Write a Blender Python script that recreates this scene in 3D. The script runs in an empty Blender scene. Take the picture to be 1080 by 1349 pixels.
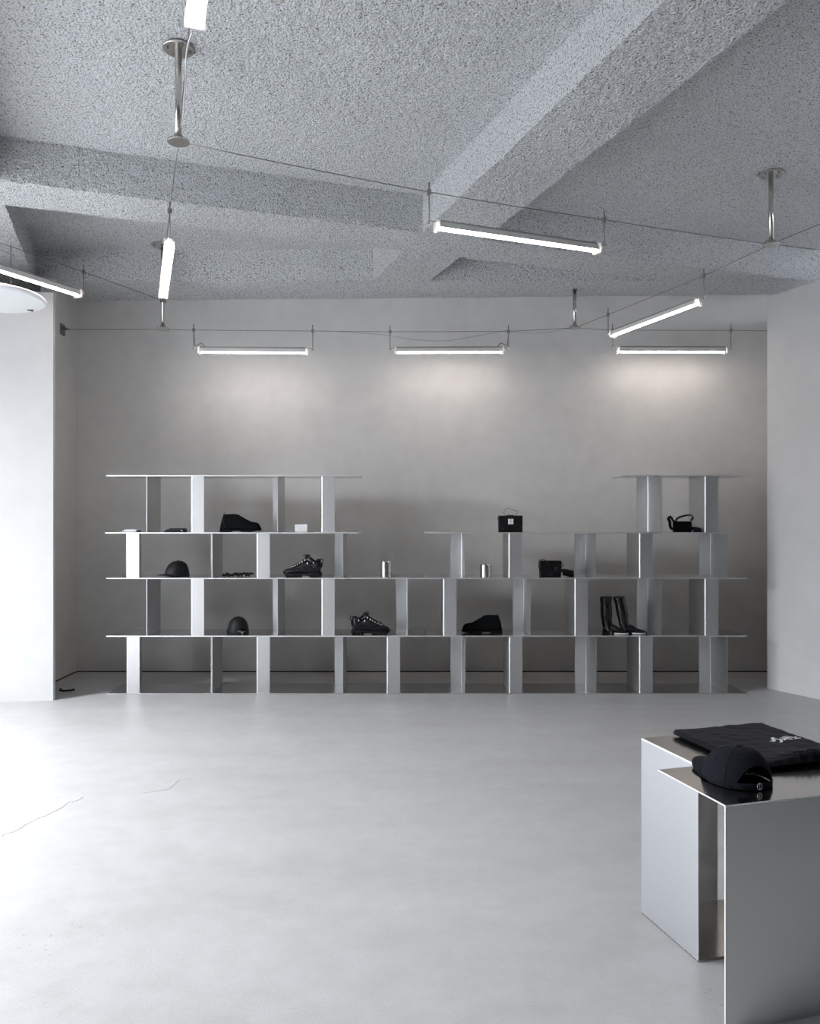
import bpy, bmesh, math, random
from mathutils import Vector, Matrix, noise
import numpy as np

# ------------------------------------------------------------------ camera / world / light / exposure
F = 1060.0; CX = 540.0; HY = 680.0; EYE = 1.465
scn = bpy.context.scene
COL = scn.collection
cam_d = bpy.data.cameras.new('camera'); cam = bpy.data.objects.new('camera', cam_d); COL.objects.link(cam)
cam.location = (0, 0, EYE); cam.rotation_euler = (math.pi/2, 0, 0)
cam_d.sensor_fit = 'HORIZONTAL'; cam_d.sensor_width = 36.0; cam_d.lens = F/1080*36.0
cam_d.shift_y = 5.5/1080; cam_d.clip_start = 0.05
scn.camera = cam

world = bpy.data.worlds.new('world'); scn.world = world; world.use_nodes = True
bg = world.node_tree.nodes['Background']; bg.inputs[0].default_value = (0.89, 0.935, 1.0, 1); bg.inputs[1].default_value = 4.3

def area(name, loc, rot, sx, sy, power, col):
    d = bpy.data.lights.new(name, 'AREA'); d.shape = 'RECTANGLE'; d.size = sx; d.size_y = sy
    d.energy = power; d.color = col
    o = bpy.data.objects.new(name, d); COL.objects.link(o); o.location = loc; o.rotation_euler = rot
    return o
# daylight entering through the shopfront glazing on the left (facing +X)
area('window_daylight', (-7.6, 2.9, 4.7), (0, math.radians(-50), 0), 4.0, 6.0, 3600, (0.945, 0.97, 1.0))
TUBE_STRENGTH = 20.0

scn.view_settings.view_transform = 'Standard'; scn.view_settings.look = 'None'
scn.view_settings.exposure = 0.40; scn.view_settings.gamma = 1.0; scn.view_settings.use_curve_mapping = False
scn.cycles.use_denoising = True
scn.cycles.max_bounces = 10; scn.cycles.diffuse_bounces = 6; scn.cycles.glossy_bounces = 6
scn.cycles.sample_clamp_indirect = 6.0
scn.cycles.caustics_reflective = False; scn.cycles.caustics_refractive = False

# ------------------------------------------------------------------ materials
def new_mat(name):
    m = bpy.data.materials.new(name); m.use_nodes = True
    return m, m.node_tree.nodes, m.node_tree.links, m.node_tree.nodes['Principled BSDF']
def coords(N, L, scale=(1, 1, 1)):
    t = N.new('ShaderNodeTexCoord'); mp = N.new('ShaderNodeMapping'); mp.inputs['Scale'].default_value = scale
    L.new(t.outputs['Object'], mp.inputs['Vector']); return mp.outputs['Vector']
def noise_n(N, L, vec, scale, detail=4, rough=0.55):
    n = N.new('ShaderNodeTexNoise'); n.inputs['Scale'].default_value = scale
    n.inputs['Detail'].default_value = detail; n.inputs['Roughness'].default_value = rough
    L.new(vec, n.inputs['Vector']); return n.outputs['Fac']
def ramp(N, L, fac, stops):
    r = N.new('ShaderNodeValToRGB'); e = r.color_ramp.elements
    while len(e) < len(stops): e.new(0.5)
    for i, (p, c) in enumerate(stops):
        e[i].position = p; e[i].color = (c[0], c[1], c[2], 1) if not isinstance(c, (int, float)) else (c, c, c, 1)
    L.new(fac, r.inputs['Fac']); return r.outputs['Color']
def mixc(N, L, a, b, fac, mode='MIX'):
    m = N.new('ShaderNodeMix'); m.data_type = 'RGBA'; m.blend_type = mode
    if isinstance(fac, (int, float)): m.inputs['Factor'].default_value = fac
    else: L.new(fac, m.inputs['Factor'])
    L.new(a, m.inputs['A']); L.new(b, m.inputs['B']); return m.outputs['Result']
def bump(N, L, bs, h, strength, dist):
    b = N.new('ShaderNodeBump'); b.inputs['Strength'].default_value = strength; b.inputs['Distance'].default_value = dist
    L.new(h, b.inputs['Height']); L.new(b.outputs['Normal'], bs.inputs['Normal']); return b

def plaster(name, base, var=0.045):
    m, N, L, bs = new_mat(name)
    v = coords(N, L)
    a = noise_n(N, L, v, 1.1, 5, 0.6); b = noise_n(N, L, v, 5.0, 6, 0.65)
    lo = [c*(1-var*1.6) for c in base]; hi = [min(1, c*(1+var*1.6)) for c in base]
    c1 = ramp(N, L, a, [(0.3, lo), (0.7, hi)])
    lo2 = [c*(1-var*2.0)*0.99 for c in base]; hi2 = [min(1, c*(1+var*1.2)) for c in base]
    c2 = ramp(N, L, b, [(0.35, lo2), (0.65, hi2)])
    L.new(mixc(N, L, c1, c2, 0.5), bs.inputs['Base Color'])
    bs.inputs['Roughness'].default_value = 0.62
    bs.inputs['Specular IOR Level'].default_value = 0.3
    bump(N, L, bs, noise_n(N, L, v, 30, 6, 0.6), 0.12, 0.004)
    return m
M = {}
M['plaster'] = plaster('wall_plaster', (0.655, 0.645, 0.632))
M['plaster_light'] = plaster('partition_plaster', (0.57, 0.57, 0.57), 0.03)
M['plaster_unseen'] = plaster('unseen_dark_plaster', (0.15, 0.146, 0.142), 0.03)  # for unseen walls, darkened so the metal reflects a dim room

def concrete():
    m, N, L, bs = new_mat('floor_concrete')
    v = coords(N, L)
    vs = coords(N, L, (0.5, 1.6, 1))
    a = noise_n(N, L, vs, 1.6, 7, 0.62); b = noise_n(N, L, v, 7.0, 6, 0.7)
    c1 = ramp(N, L, a, [(0.25, (0.385, 0.38, 0.375)), (0.5, (0.455, 0.46, 0.462)), (0.75, (0.51, 0.515, 0.52))])
    c2 = ramp(N, L, b, [(0.35, (0.39, 0.385, 0.38)), (0.65, (0.51, 0.515, 0.52))])
    c = mixc(N, L, c1, c2, 0.4)
    f = noise_n(N, L, v, 260, 2, 0.5)
    cf = ramp(N, L, f, [(0.25, 0.70), (0.45, 0.98), (0.8, 1.10)])
    c = mixc(N, L, c, cf, 1.0, 'MULTIPLY')
    vo = N.new('ShaderNodeTexVoronoi'); vo.inputs['Scale'].default_value = 30; L.new(v, vo.inputs['Vector'])
    pm = noise_n(N, L, v, 1.3, 3, 0.5)
    th = N.new('ShaderNodeMapRange'); th.inputs['From Min'].default_value = 0.52; th.inputs['From Max'].default_value = 0.68
    th.inputs['To Min'].default_value = 0.02; th.inputs['To Max'].default_value = 0.2; L.new(pm, th.inputs['Value'])
    lt = N.new('ShaderNodeMath'); lt.operation = 'LESS_THAN'; L.new(vo.outputs['Distance'], lt.inputs[0]); L.new(th.outputs['Result'], lt.inputs[1])
    dk = N.new('ShaderNodeRGB'); dk.outputs[0].default_value = (0.22, 0.22, 0.22, 1)
    mm = N.new('ShaderNodeMath'); mm.operation = 'MULTIPLY'; mm.inputs[1].default_value = 0.4; L.new(lt.outputs[0], mm.inputs[0])
    c = mixc(N, L, c, dk.outputs[0], mm.outputs[0])
    L.new(c, bs.inputs['Base Color'])
    r = N.new('ShaderNodeMapRange'); r.inputs['To Min'].default_value = 0.34; r.inputs['To Max'].default_value = 0.5
    L.new(b, r.inputs['Value']); L.new(r.outputs['Result'], bs.inputs['Roughness'])
    bs.inputs['Specular IOR Level'].default_value = 0.4
    bump(N, L, bs, f, 0.05, 0.002)
    return m
M['floor'] = concrete()

def stucco():
    m, N, L, bs = new_mat('ceiling_stucco')
    v = coords(N, L)
    a = noise_n(N, L, v, 62, 5, 0.7)
    vo = N.new('ShaderNodeTexVoronoi'); vo.inputs['Scale'].default_value = 75; L.new(v, vo.inputs['Vector'])
    p = noise_n(N, L, v, 110, 2, 0.5)
    pit_shade = ramp(N, L, p, [(0.30, 0.10), (0.40, 0.70), (0.48, 1.0)])  # shade inside the stucco pits, painted into the colour
    base = ramp(N, L, noise_n(N, L, v, 1.5, 3, 0.5), [(0.3, (0.86, 0.872, 0.895)), (0.7, (0.90, 0.912, 0.935))])
    L.new(mixc(N, L, base, pit_shade, 0.9, 'MULTIPLY'), bs.inputs['Base Color'])
    bs.inputs['Roughness'].default_value = 0.9; bs.inputs['Specular IOR Level'].default_value = 0.15
    ad = N.new('ShaderNodeMath'); ad.operation = 'SUBTRACT'; L.new(a, ad.inputs[0])
    mu = N.new('ShaderNodeMath'); mu.operation = 'MULTIPLY'; mu.inputs[1].default_value = 0.5; L.new(vo.outputs['Distance'], mu.inputs[0])
    L.new(mu.outputs[0], ad.inputs[1])
    bump(N, L, bs, ad.outputs[0], 1.0, 0.022)
    return m
M['stucco'] = stucco()

def metal(name, base, rough, brush=None, bstr=0.25, spec=0):
    m, N, L, bs = new_mat(name)
    bs.inputs['Metallic'].default_value = 1.0; bs.inputs['Base Color'].default_value = (*base, 1)
    bs.inputs['Roughness'].default_value = rough
    if brush is not None:
        v = coords(N, L, brush)
        n = noise_n(N, L, v, 1.0, 5, 0.7)
        r = N.new('ShaderNodeMapRange'); r.inputs['To Min'].default_value = rough*0.8; r.inputs['To Max'].default_value = rough*1.25
        L.new(n, r.inputs['Value']); L.new(r.outputs['Result'], bs.inputs['Roughness'])
        lo = [c*0.93 for c in base]; hi = [min(1, c*1.05) for c in base]
        L.new(ramp(N, L, n, [(0.3, lo), (0.7, hi)]), bs.inputs['Base Color'])
        bump(N, L, bs, n, bstr, 0.0006)
    return m
M['alu_up'] = metal('brushed_aluminium_upright', (0.60, 0.605, 0.61), 0.42, (260, 260, 1.5), 0.05)
M['alu_board'] = metal('brushed_aluminium_board', (0.74, 0.74, 0.745), 0.22, (1.5, 260, 260), 0.15)
M['alu_table'] = metal('satin_aluminium_table', (0.62, 0.615, 0.61), 0.26)
M['alu_side'] = metal('window_lit_aluminium', (0.55, 0.56, 0.59), 0.44)  # bluish copy of the table metal, imitating window light on the side panel
M['alu_table_top'] = metal('satin_aluminium_table_top', (0.62, 0.595, 0.57), 0.16)
M['edge'] = metal('highlight_metal', (0.97, 0.97, 0.97), 0.5); M['edge'].node_tree.nodes['Principled BSDF'].inputs['Metallic'].default_value = 0.55  # pale metal standing in for highlights on table edges; also the clasp
M['steel'] = metal('stainless_steel', (0.60, 0.59, 0.57), 0.25)
M['wire'] = metal('steel_cable', (0.30, 0.29, 0.28), 0.4)
M['canister'] = metal('satin_steel_canister', (0.66, 0.65, 0.64), 0.16)
M['chrome'] = metal('polished_steel', (0.85, 0.85, 0.86), 0.08)
def simple(name, col, rough, spec=0.5, bs_scale=None, bstr=0.2, bdist=0.002, coat=0, sheen=0):
    m, N, L, bs = new_mat(name)
    bs.inputs['Base Color'].default_value = (*col, 1); bs.inputs['Roughness'].default_value = rough
    bs.inputs['Specular IOR Level'].default_value = spec
    if coat: bs.inputs['Coat Weight'].default_value = coat; bs.inputs['Coat Roughness'].default_value = 0.15
    if sheen: bs.inputs['Sheen Weight'].default_value = sheen; bs.inputs['Sheen Roughness'].default_value = 0.5
    if bs_scale:
        v = coords(N, L); n = noise_n(N, L, v, bs_scale, 4, 0.6)
        lo = [c*0.75 for c in col]; hi = [min(1, c*1.3) for c in col]
        L.new(ramp(N, L, n, [(0.3, lo), (0.7, hi)]), bs.inputs['Base Color'])
        bump(N, L, bs, n, bstr, bdist)
    return m
M['leather'] = simple('black_leather', (0.004, 0.004, 0.005), 0.42, 0.3, 220, 0.15, 0.001)
M['gloss_leather'] = simple('glossy_black_leather', (0.004, 0.004, 0.005), 0.25, 0.4, 90, 0.15, 0.001)
M['suede'] = simple('black_suede', (0.003, 0.0035, 0.004), 0.9, 0.1, 300, 0.3, 0.001)
M['rubber'] = simple('black_rubber', (0.004, 0.004, 0.005), 0.65, 0.2)
M['cotton'] = simple('black_cotton_jersey', (0.005, 0.005, 0.0075), 0.85, 0.15, 260, 0.3, 0.001, sheen=0.03)
M['twill'] = simple('navy_black_twill', (0.0035, 0.005, 0.0085), 0.85, 0.15, 500, 0.3, 0.0008, sheen=0.02)
M['nylon'] = simple('black_nylon', (0.005, 0.0055, 0.007), 0.6, 0.25, 260, 0.3, 0.001)
M['white'] = simple('white_plastic', (0.80, 0.82, 0.83), 0.4)
M['white_gloss'] = simple('white_fabric', (0.78, 0.80, 0.86), 0.5)
M['lace'] = simple('pale_grey_cord', (0.62, 0.62, 0.62), 0.6)
M['reflector'] = simple('grey_reflector', (0.62, 0.62, 0.61), 0.5)
M['dark'] = simple('dark_joint', (0.05, 0.05, 0.05), 0.8)
M['crack'] = simple('crack_shadow', (0.30, 0.30, 0.30), 0.9)
M['print'] = simple('white_screen_print', (0.72, 0.72, 0.76), 0.6)
def emis(name, col, s):
    m = bpy.data.materials.new(name); m.use_nodes = True; N = m.node_tree.nodes; L = m.node_tree.links
    N.remove(N['Principled BSDF']); e = N.new('ShaderNodeEmission'); e.inputs[0].default_value = (*col, 1); e.inputs[1].default_value = s
    L.new(e.outputs[0], N['Material Output'].inputs[0]); return m
M['tube'] = emis('lit_tube', (1.0, 0.88, 0.80), TUBE_STRENGTH)
def acrylic():
    m, N, L, bs = new_mat('clear_acrylic'); bs.inputs['Base Color'].default_value = (0.9, 0.9, 0.9, 1)
    bs.inputs['Roughness'].default_value = 0.15; bs.inputs['Alpha'].default_value = 0.35; return m
M['acrylic'] = acrylic()
def glass():
    m, N, L, bs = new_mat('window_glass'); bs.inputs['Base Color'].default_value = (0.95, 0.98, 1, 1)
    bs.inputs['Roughness'].default_value = 0.02; bs.inputs['Alpha'].default_value = 0.08; return m
M['glass'] = glass()

# ------------------------------------------------------------------ helpers
def W(px, py, Y):            # a point seen at a pixel of the photograph, at a distance Y
    return Vector(((px-CX)*Y/F, Y, EYE+(HY-py)*Y/F))
def H(px, py, h):            # a point seen at a pixel, at a height h above the eye
    Y = h*F/(HY-py); return Vector(((px-CX)*Y/F, Y, EYE+h))
def link(name, me, m, parent=None, smooth=False):
    o = bpy.data.objects.new(name, me); COL.objects.link(o)
    if m is not None and not me.materials: me.materials.append(m)
    if smooth:
        for p in me.polygons: p.use_smooth = True
    if parent: o.parent = parent
    return o
def obj(name, bm, m, parent=None, smooth=False):
    bmesh.ops.recalc_face_normals(bm, faces=bm.faces)
    me = bpy.data.meshes.new(name); bm.to_mesh(me); bm.free()
    return link(name, me, m, parent, smooth)
def empty(name, loc=(0, 0, 0), rz=0.0):
    o = bpy.data.objects.new(name, None); COL.objects.link(o); o.location = loc; o.rotation_euler = (0, 0, rz)
    o.empty_display_size = 0.1
    return o
def tag(o, label, cat, group=None):
    o['label'] = label; o['category'] = cat
    if group: o['group'] = group
    return o
def struct(o): o['kind'] = 'structure'; return o
def NB(): return bmesh.new()
def box(bm, lo, hi, mat=None, bev=0.0, seg=1):
    vs = []
    r = bmesh.ops.create_cube(bm, size=1.0)
    vs = r['verts']
    c = [(lo[i]+hi[i])/2 for i in range(3)]; s = [hi[i]-lo[i] for i in range(3)]
    for v in vs: v.co = Vector((c[0]+v.co.x*s[0], c[1]+v.co.y*s[1], c[2]+v.co.z*s[2]))
    if bev:
        es = list({e for v in vs for e in v.link_edges})
        r2 = bmesh.ops.bevel(bm, geom=es, offset=bev, segments=seg, affect='EDGES', profile=0.5)
        vs = list({v for f in r2['faces'] for v in f.verts} | {v for v in vs if v.is_valid})
    if mat is not None:
        for v in vs: v.co = mat @ v.co
    return vs
def prism(bm, pts, z0, z1, mat=None):
    b = [bm.verts.new((p[0], p[1], z0)) for p in pts]; t = [bm.verts.new((p[0], p[1], z1)) for p in pts]
    n = len(pts); bm.faces.new(list(reversed(b))); bm.faces.new(t)
    for i in range(n): bm.faces.new((b[i], b[(i+1) % n], t[(i+1) % n], t[i]))
    if mat is not None:
        for v in b+t: v.co = mat @ v.co
    return b, t
def frames(pts, closed=False):
    pts = [Vector(p) for p in pts]; n = len(pts); T = []
    for i in range(n):
        if closed: t = pts[(i+1) % n]-pts[i-1]
        else: t = pts[min(i+1, n-1)]-pts[max(i-1, 0)]
        T.append(t.normalized() if t.length > 1e-9 else Vector((0, 0, 1)))
    up = Vector((0, 0, 1)) if abs(T[0].z) < 0.9 else Vector((1, 0, 0))
    nrm = (up - T[0]*up.dot(T[0])).normalized(); out = []
    for i in range(n):
        nrm = (nrm - T[i]*nrm.dot(T[i]))
        nrm = nrm.normalized() if nrm.length > 1e-6 else T[i].orthogonal().normalized()
        out.append((pts[i], T[i], nrm, T[i].cross(nrm)))
    return out
def tube(bm, pts, r, n=8, closed=False, cap=True):
    fr = frames(pts, closed); rings = []
    for i, (p, t, a, b) in enumerate(fr):
        rr = r[i] if isinstance(r, (list, tuple)) else r
        rings.append([bm.verts.new(p + a*math.cos(2*math.pi*k/n)*rr + b*math.sin(2*math.pi*k/n)*rr) for k in range(n)])
    m = len(rings)
    for i in range(m if closed else m-1):
        A = rings[i]; B = rings[(i+1) % m]
        for k in range(n): bm.faces.new((A[k], A[(k+1) % n], B[(k+1) % n], B[k]))
    if cap and not closed: bm.faces.new(list(reversed(rings[0]))); bm.faces.new(rings[-1])
def ribbon(bm, pts, w, th, wdir):
    pts = [Vector(p) for p in pts]; n = len(pts); rings = []
    for i in range(n):
        t = (pts[min(i+1, n-1)]-pts[max(i-1, 0)]).normalized()
        wd = Vector(wdir[i] if isinstance(wdir, list) else wdir); wd = (wd - t*wd.dot(t)).normalized(); nn = t.cross(wd)
        rings.append([bm.verts.new(pts[i]+wd*w/2*sx+nn*th/2*sy) for sx, sy in ((1, 1), (-1, 1), (-1, -1), (1, -1))])
    for i in range(n-1):
        for k in range(4): bm.faces.new((rings[i][k], rings[i][(k+1) % 4], rings[i+1][(k+1) % 4], rings[i+1][k]))
    bm.faces.new(list(reversed(rings[0]))); bm.faces.new(rings[-1])
def smooth_path(pts, n=8):
    P = [Vector(p) for p in pts]; out = []
    for i in range(len(P)-1):
        p0 = P[max(i-1, 0)]; p1 = P[i]; p2 = P[i+1]; p3 = P[min(i+2, len(P)-1)]
        for k in range(n):
            t = k/n
            out.append(0.5*((2*p1)+(p2-p0)*t+(2*p0-5*p1+4*p2-p3)*t*t+(3*p1-p0-3*p2+p3)*t**3))
    out.append(P[-1]); return out
def interp(tab, x):
    xs = [t[0] for t in tab]
    if x <= xs[0]: return list(tab[0][1:])
    for i in range(len(tab)-1):
        if x <= xs[i+1]:
            f = (x-xs[i])/(xs[i+1]-xs[i]); f = f*f*(3-2*f)*0.5+f*0.5
            return [a+(b-a)*f for a, b in zip(tab[i][1:], tab[i+1][1:])]
    return list(tab[-1][1:])
def loft(bm, rings, cap=True):
    R = [[bm.verts.new(p) for p in r] for r in rings]; n = len(R[0])
    for i in range(len(R)-1):
        for k in range(n): bm.faces.new((R[i][k], R[i][(k+1) % n], R[i+1][(k+1) % n], R[i+1][k]))
    if cap: bm.faces.new(list(reversed(R[0]))); bm.faces.new(R[-1])
def cyl(bm, c, r, z0, z1, n=24, bev=0.0):
    prof = [(r-bev, z0), (r, z0+bev), (r, z1-bev), (r-bev, z1)] if bev else [(r, z0), (r, z1)]
    loft(bm, [[(c[0]+p[0]*math.cos(2*math.pi*k/n), c[1]+p[0]*math.sin(2*math.pi*k/n), p[1]) for k in range(n)] for p in prof])

# ------------------------------------------------------------------ the room
ZC = EYE+2.36      # coffer ceiling
ZB = EYE+2.085     # underside of the beams
FIELD = {}
def stuc(p):       # rough sprayed relief, the same field everywhere so that edges meet
    a = noise.noise_vector(p*46.0)*0.0085
    b = noise.noise_vector(p*105.0)*0.0036
    c = noise.noise_vector(p*3.0)*0.004
    return p+a+b+c
def grid_patch(V, Fc, o, u, v, nu, nv):
    base = len(V)
    for j in range(nv+1):
        for i in range(nu+1):
            V.append(stuc(o+u*(i/nu)+v*(j/nv)))
    for j in range(nv):
        for i in range(nu):
            a = base+j*(nu+1)+i; Fc.append((a, a+1, a+nu+2, a+nu+1))
def mesh_from(name, V, Fc, m, parent=None, smooth=True):
    me = bpy.data.meshes.new(name)
    va = np.array([tuple(v) for v in V], dtype=np.float32); fa = np.array(Fc, dtype=np.int32)
    me.vertices.add(len(va)); me.vertices.foreach_set('co', va.ravel())
    me.loops.add(fa.size); me.loops.foreach_set('vertex_index', fa.ravel())
    me.polygons.add(len(fa)); me.polygons.foreach_set('loop_start', np.arange(0, fa.size, 4, dtype=np.int32))
    me.polygons.foreach_set('loop_total', np.full(len(fa), 4, dtype=np.int32))
    me.update(calc_edges=True); me.validate()
    if smooth: me.polygons.foreach_set('use_smooth', [True]*len(fa))
    return link(name, me, m, parent)
PHI = math.radians(19.3); CU = Vector((math.cos(PHI), math.sin(PHI), 0)); CV = Vector((-math.sin(PHI), math.cos(PHI), 0))
def UV(u, v, z): return CU*u+CV*v+Vector((0, 0, z))
CELL = 0.0135
V = []; Fc = []
grid_patch(V, Fc, Vector((-3.6, 2.45, ZC)), Vector((7.2, 0, 0)), Vector((0, 5.2, 0)), int(7.2/CELL), int(5.2/CELL))
ceiling = struct(mesh_from('ceiling', V, Fc, M['stucco']))
V = []; Fc = []
for (x0, x1, y0, y1) in ((-5.4, 5.6, -4.4, 2.45), (-5.4, -3.6, 2.45, 7.65), (3.6, 5.6, 2.45, 7.65)):
    b = len(V); V += [Vector((x0, y0, ZC)), Vector((x1, y0, ZC)), Vector((x1, y1, ZC)), Vector((x0, y1, ZC))]; Fc.append((b, b+1, b+2, b+3))
mesh_from('ceiling_panel', V, Fc, M['stucco'], ceiling, False)
def beam(name, u0, u1, v0, v1, sides, cell=CELL):
    V = []; Fc = []; lu = u1-u0; lv = v1-v0; h = ZC-ZB
    nu = max(1, int(lu/cell)); nv = max(1, int(lv/cell)); nh = max(1, int((h+0.03)/cell))
    grid_patch(V, Fc, UV(u0, v0, ZB), CU*lu, CV*lv, nu, nv)
    up = Vector((0, 0, h+0.03))
    if 'f' in sides: grid_patch(V, Fc, UV(u0, v0, ZB), CU*lu, up, nu, nh)
    if 'b' in sides: grid_patch(V, Fc, UV(u0, v1, ZB), CU*lu, up, nu, nh)
    if 'l' in sides: grid_patch(V, Fc, UV(u0, v0, ZB), CV*lv, up, nv, nh)
    if 'r' in sides: grid_patch(V, Fc, UV(u1, v0, ZB), CV*lv, up, nv, nh)
    return mesh_from(name, V, Fc, M['stucco'], ceiling)
VF = 5.558; VR = 5.985
beam('beam', -2.6, 6.2, VF, VR, 'fb')
beam('beam', 2.045, 2.52, 2.2, VF, 'lr')
beam('beam', 2.045, 2.52, VR, 7.35, 'lr')
beam('beam', -1.26, -0.78, VR, 7.9, 'lr')
beam('beam', -1.26, -0.78, 3.4, VF, 'lr')
beam('beam', 2.045, 2.52, -4.0, 2.2, 'lr', 0.2)
# beam along the rear wall, its underside a little uneven
V = []; Fc = []
grid_patch(V, Fc, Vector((-4.2, 7.13, ZB-0.002)), Vector((7.9, 0, 0)), Vector((0, 0.447, 0)), int(7.9/CELL), int(0.447/CELL))
nb = len(V)
for p in V:
    f = (p.y-7.13)/0.447; p.z += max(0, f)*(-0.028+0.0095*p.x)
grid_patch(V, Fc, Vector((-4.2, 7.13, ZB-0.002)), Vector((7.9, 0, 0)), Vector((0, 0, 0.31)), int(7.9/CELL), int(0.31/CELL))
mesh_from('beam', V, Fc, M['stucco'], ceiling)

bm = NB(); box(bm, (-5.6, -4.6, -0.12), (5.7, 7.75, 0.0)); floor = struct(obj('floor', bm, M['floor']))
bm = NB(); box(bm, (-5.6, 7.577, 0), (3.75, 7.75, ZC+0.1)); struct(obj('wall_back', bm, M['plaster']))
bm = NB(); prism(bm, [(-3.138, 7.577), (-3.138, 7.10), (-3.26, 7.10), (-3.26, 7.577)], 0, ZB+0.01); struct(obj('wall_left_alcove', bm, M['plaster']))
# left partition, standing in front of the alcove and stopping short of the ceiling
bm = NB(); prism(bm, [(-2.836, 6.396), (-2.832, 6.425), (-3.14, 7.095), (-5.45, 6.9), (-5.45, 6.0)], 0, EYE+1.777); struct(obj('wall_left', bm, M['plaster_light']))
bm = NB(); b, t = prism(bm, [(3.04, 6.85), (3.275, 6.417), (5.04, 3.16), (5.3, 3.16), (5.3, 7.6), (3.50, 7.6), (3.06, 6.88)], 0, EYE+1.86)
t[1].co.z = EYE+1.885; t[2].co.z = EYE+2.0; t[3].co.z = EYE+2.0; t[4].co.z = EYE+2.0
struct(obj('wall_right', bm, M['plaster_light']))
bm = NB(); box(bm, (5.04, -4.6, 0), (5.3, 3.159, ZC+0.1)); struct(obj('wall_right_front', bm, M['plaster_unseen']))
# dark strips painting the shade of the recessed joint along the rear walls
bm = NB(); box(bm, (-3.13, 7.565, 0.0), (3.50, 7.5765, 0.009)); struct(obj('shadow_gap_back', bm, M['dark']))
bm = NB(); box(bm, (-3.1375, 7.11, 0.0), (-3.128, 7.564, 0.009)); struct(obj('shadow_gap_left', bm, M['dark']))
# shopfront glazing at the left
def wall_with_window(axis, name, winname, pos, a0, a1, z0, z1, bays, thick):
    bm = NB()
    def B(lo, hi, bm=bm):
        box(bm, lo, hi)
    def R(a, b, za, zb, d0, d1):
        return ((pos+d0, a, za), (pos+d1, b, zb)) if axis == 'x' else ((a, pos+d0, za), (b, pos+d1, zb))
    B(*R(a0, a1, 0, z0, 0, thick)); B(*R(a0, a1, z1, ZC+0.1, 0, thick))
    B(*R(a0-4.4, a0, 0, ZC+0.1, 0, thick)); B(*R(a1, 7.75, 0, ZC+0.1, 0, thick))
    struct(obj(name, bm, M['plaster']))
    w = struct(empty(winname, (0, 0, 0)))
    step = (a1-a0)/bays
    bm = NB()
    for k in range(bays+1): B(*R(max(a0, a0+step*k-0.03), min(a1, a0+step*k+0.03), z0, z1, 0.02, 0.08), bm=bm)
    B(*R(a0, a1, z0, z0+0.05, 0.02, 0.08), bm=bm); B(*R(a0, a1, z1-0.05, z1, 0.02, 0.08), bm=bm)
    obj('window_frame', bm, M['steel'], w)
    for k in range(bays):
        bm = NB(); B(*R(a0+step*k+0.032, a0+step*(k+1)-0.032, z0+0.052, z1-0.052, 0.045, 0.055), bm=bm); obj('pane', bm, M['glass'], w)
wall_with_window('x', 'wall_left_front', 'window_1', -5.2, -0.2, 4.9, 0.15, 2.95, 4, 0.15)
bm = NB(); box(bm, (-5.04, -4.6, 0), (5.04, -4.4, ZC+0.1)); struct(obj('wall_front', bm, M['plaster_unseen']))
# hairline cracks in the concrete
def fpt(px, py): 
    Y = EYE*F/(py-HY); return Vector(((px-CX)*Y/F, Y, 0.0006))
for pts in ([(-5, 1106), (12, 1097), (25, 1092), (33, 1086), (45, 1081), (57, 1075), (75, 1068), (88, 1057), (104, 1054), (112, 1048)],
            [(190, 1045), (205, 1042), (222, 1040), (238, 1024)]):
    P = [fpt(*p) for p in pts]; rnd = random.Random(3); Q = []
    for i in range(len(P)-1):
        for k in range(4):
            q = P[i].lerp(P[i+1], k/4); Q.append(q+Vector((rnd.uniform(-.012, .012), rnd.uniform(-.014, .014), 0)))
    bm = NB(); ribbon(bm, Q, 0.0032, 0.0006, (0.4, 1, 0)); obj('crack', bm, M['crack'], floor)

# ------------------------------------------------------------------ shelving
YF = 6.625; YR = 7.01; TH = 0.010
LV = [0.0075, 0.481, 0.958, 1.332, 1.803]     # top faces of the boards
def sx(px): return (px-CX)/160.0
M['board_edge'] = metal('board_edge_highlight', (0.74, 0.74, 0.74), 0.45)
def edged(o, axis, mat='edge'):      # edge highlight put into the metal of a sheet's thickness faces
    me = o.data; me.materials.append(M[mat])
    for p in me.polygons:
        if abs(p.normal[axis]) < 0.9 and p.normal.z > -0.5: p.material_index = 1
    return o
def board(parent, x0, x1, z):
    th = 0.0075 if z < 0.1 else TH
    bm = NB(); box(bm, (sx(x0), YF, z-th), (sx(x1), YR, z), bev=0.0008); return (edged if z > 0.1 else (lambda o, a: o))(obj('shelf_board', bm, M['alu_board'], parent), *((2, 'board_edge') if z > 0.1 else (2,)))
T = 0.006; RAD = 0.014
def lprof(kind):
    # rounded L in plan, corner at the origin; 'rear': web comes forward (-y), flange goes left; 'front': web goes back, flange goes right
    D = YR-YF-0.012; Wf = 0.104 if kind == 'rear' else 0.112
    out = []; inn = []
    for k in range(7):
        a = math.pi/2*k/6
        out.append((RAD-RAD*math.cos(a), RAD-RAD*math.sin(a)))
        r = RAD-T; inn.append((RAD-r*math.cos(a), RAD-r*math.sin(a)))
    pts = [(0, D)]+out+[(Wf, 0), (Wf, T)]+list(reversed(inn))+[(T, D)]
    if kind == 'rear': pts = [(-x, -y) for x, y in pts]
    return pts
def upright(parent, kind, px, i):
    z0 = LV[i]; z1 = LV[i+1]-TH
    bm = NB(); prism(bm, lprof(kind), 0, z1-z0)
    o = obj('upright', bm, M['alu_up'], parent)
    o.location = (sx(px), YF+0.006 if kind == 'front' else YR-0.006, z0)
    return o
unitL = empty('shelving_unit', (sx(350), YF+0.19, 0)); unitR = empty('shelving_unit', (sx(772), YF+0.19, 0))
tag(unitL, 'left half of the brushed aluminium shelving, with four tiers stepping down at its right end', 'shelf')
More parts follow.
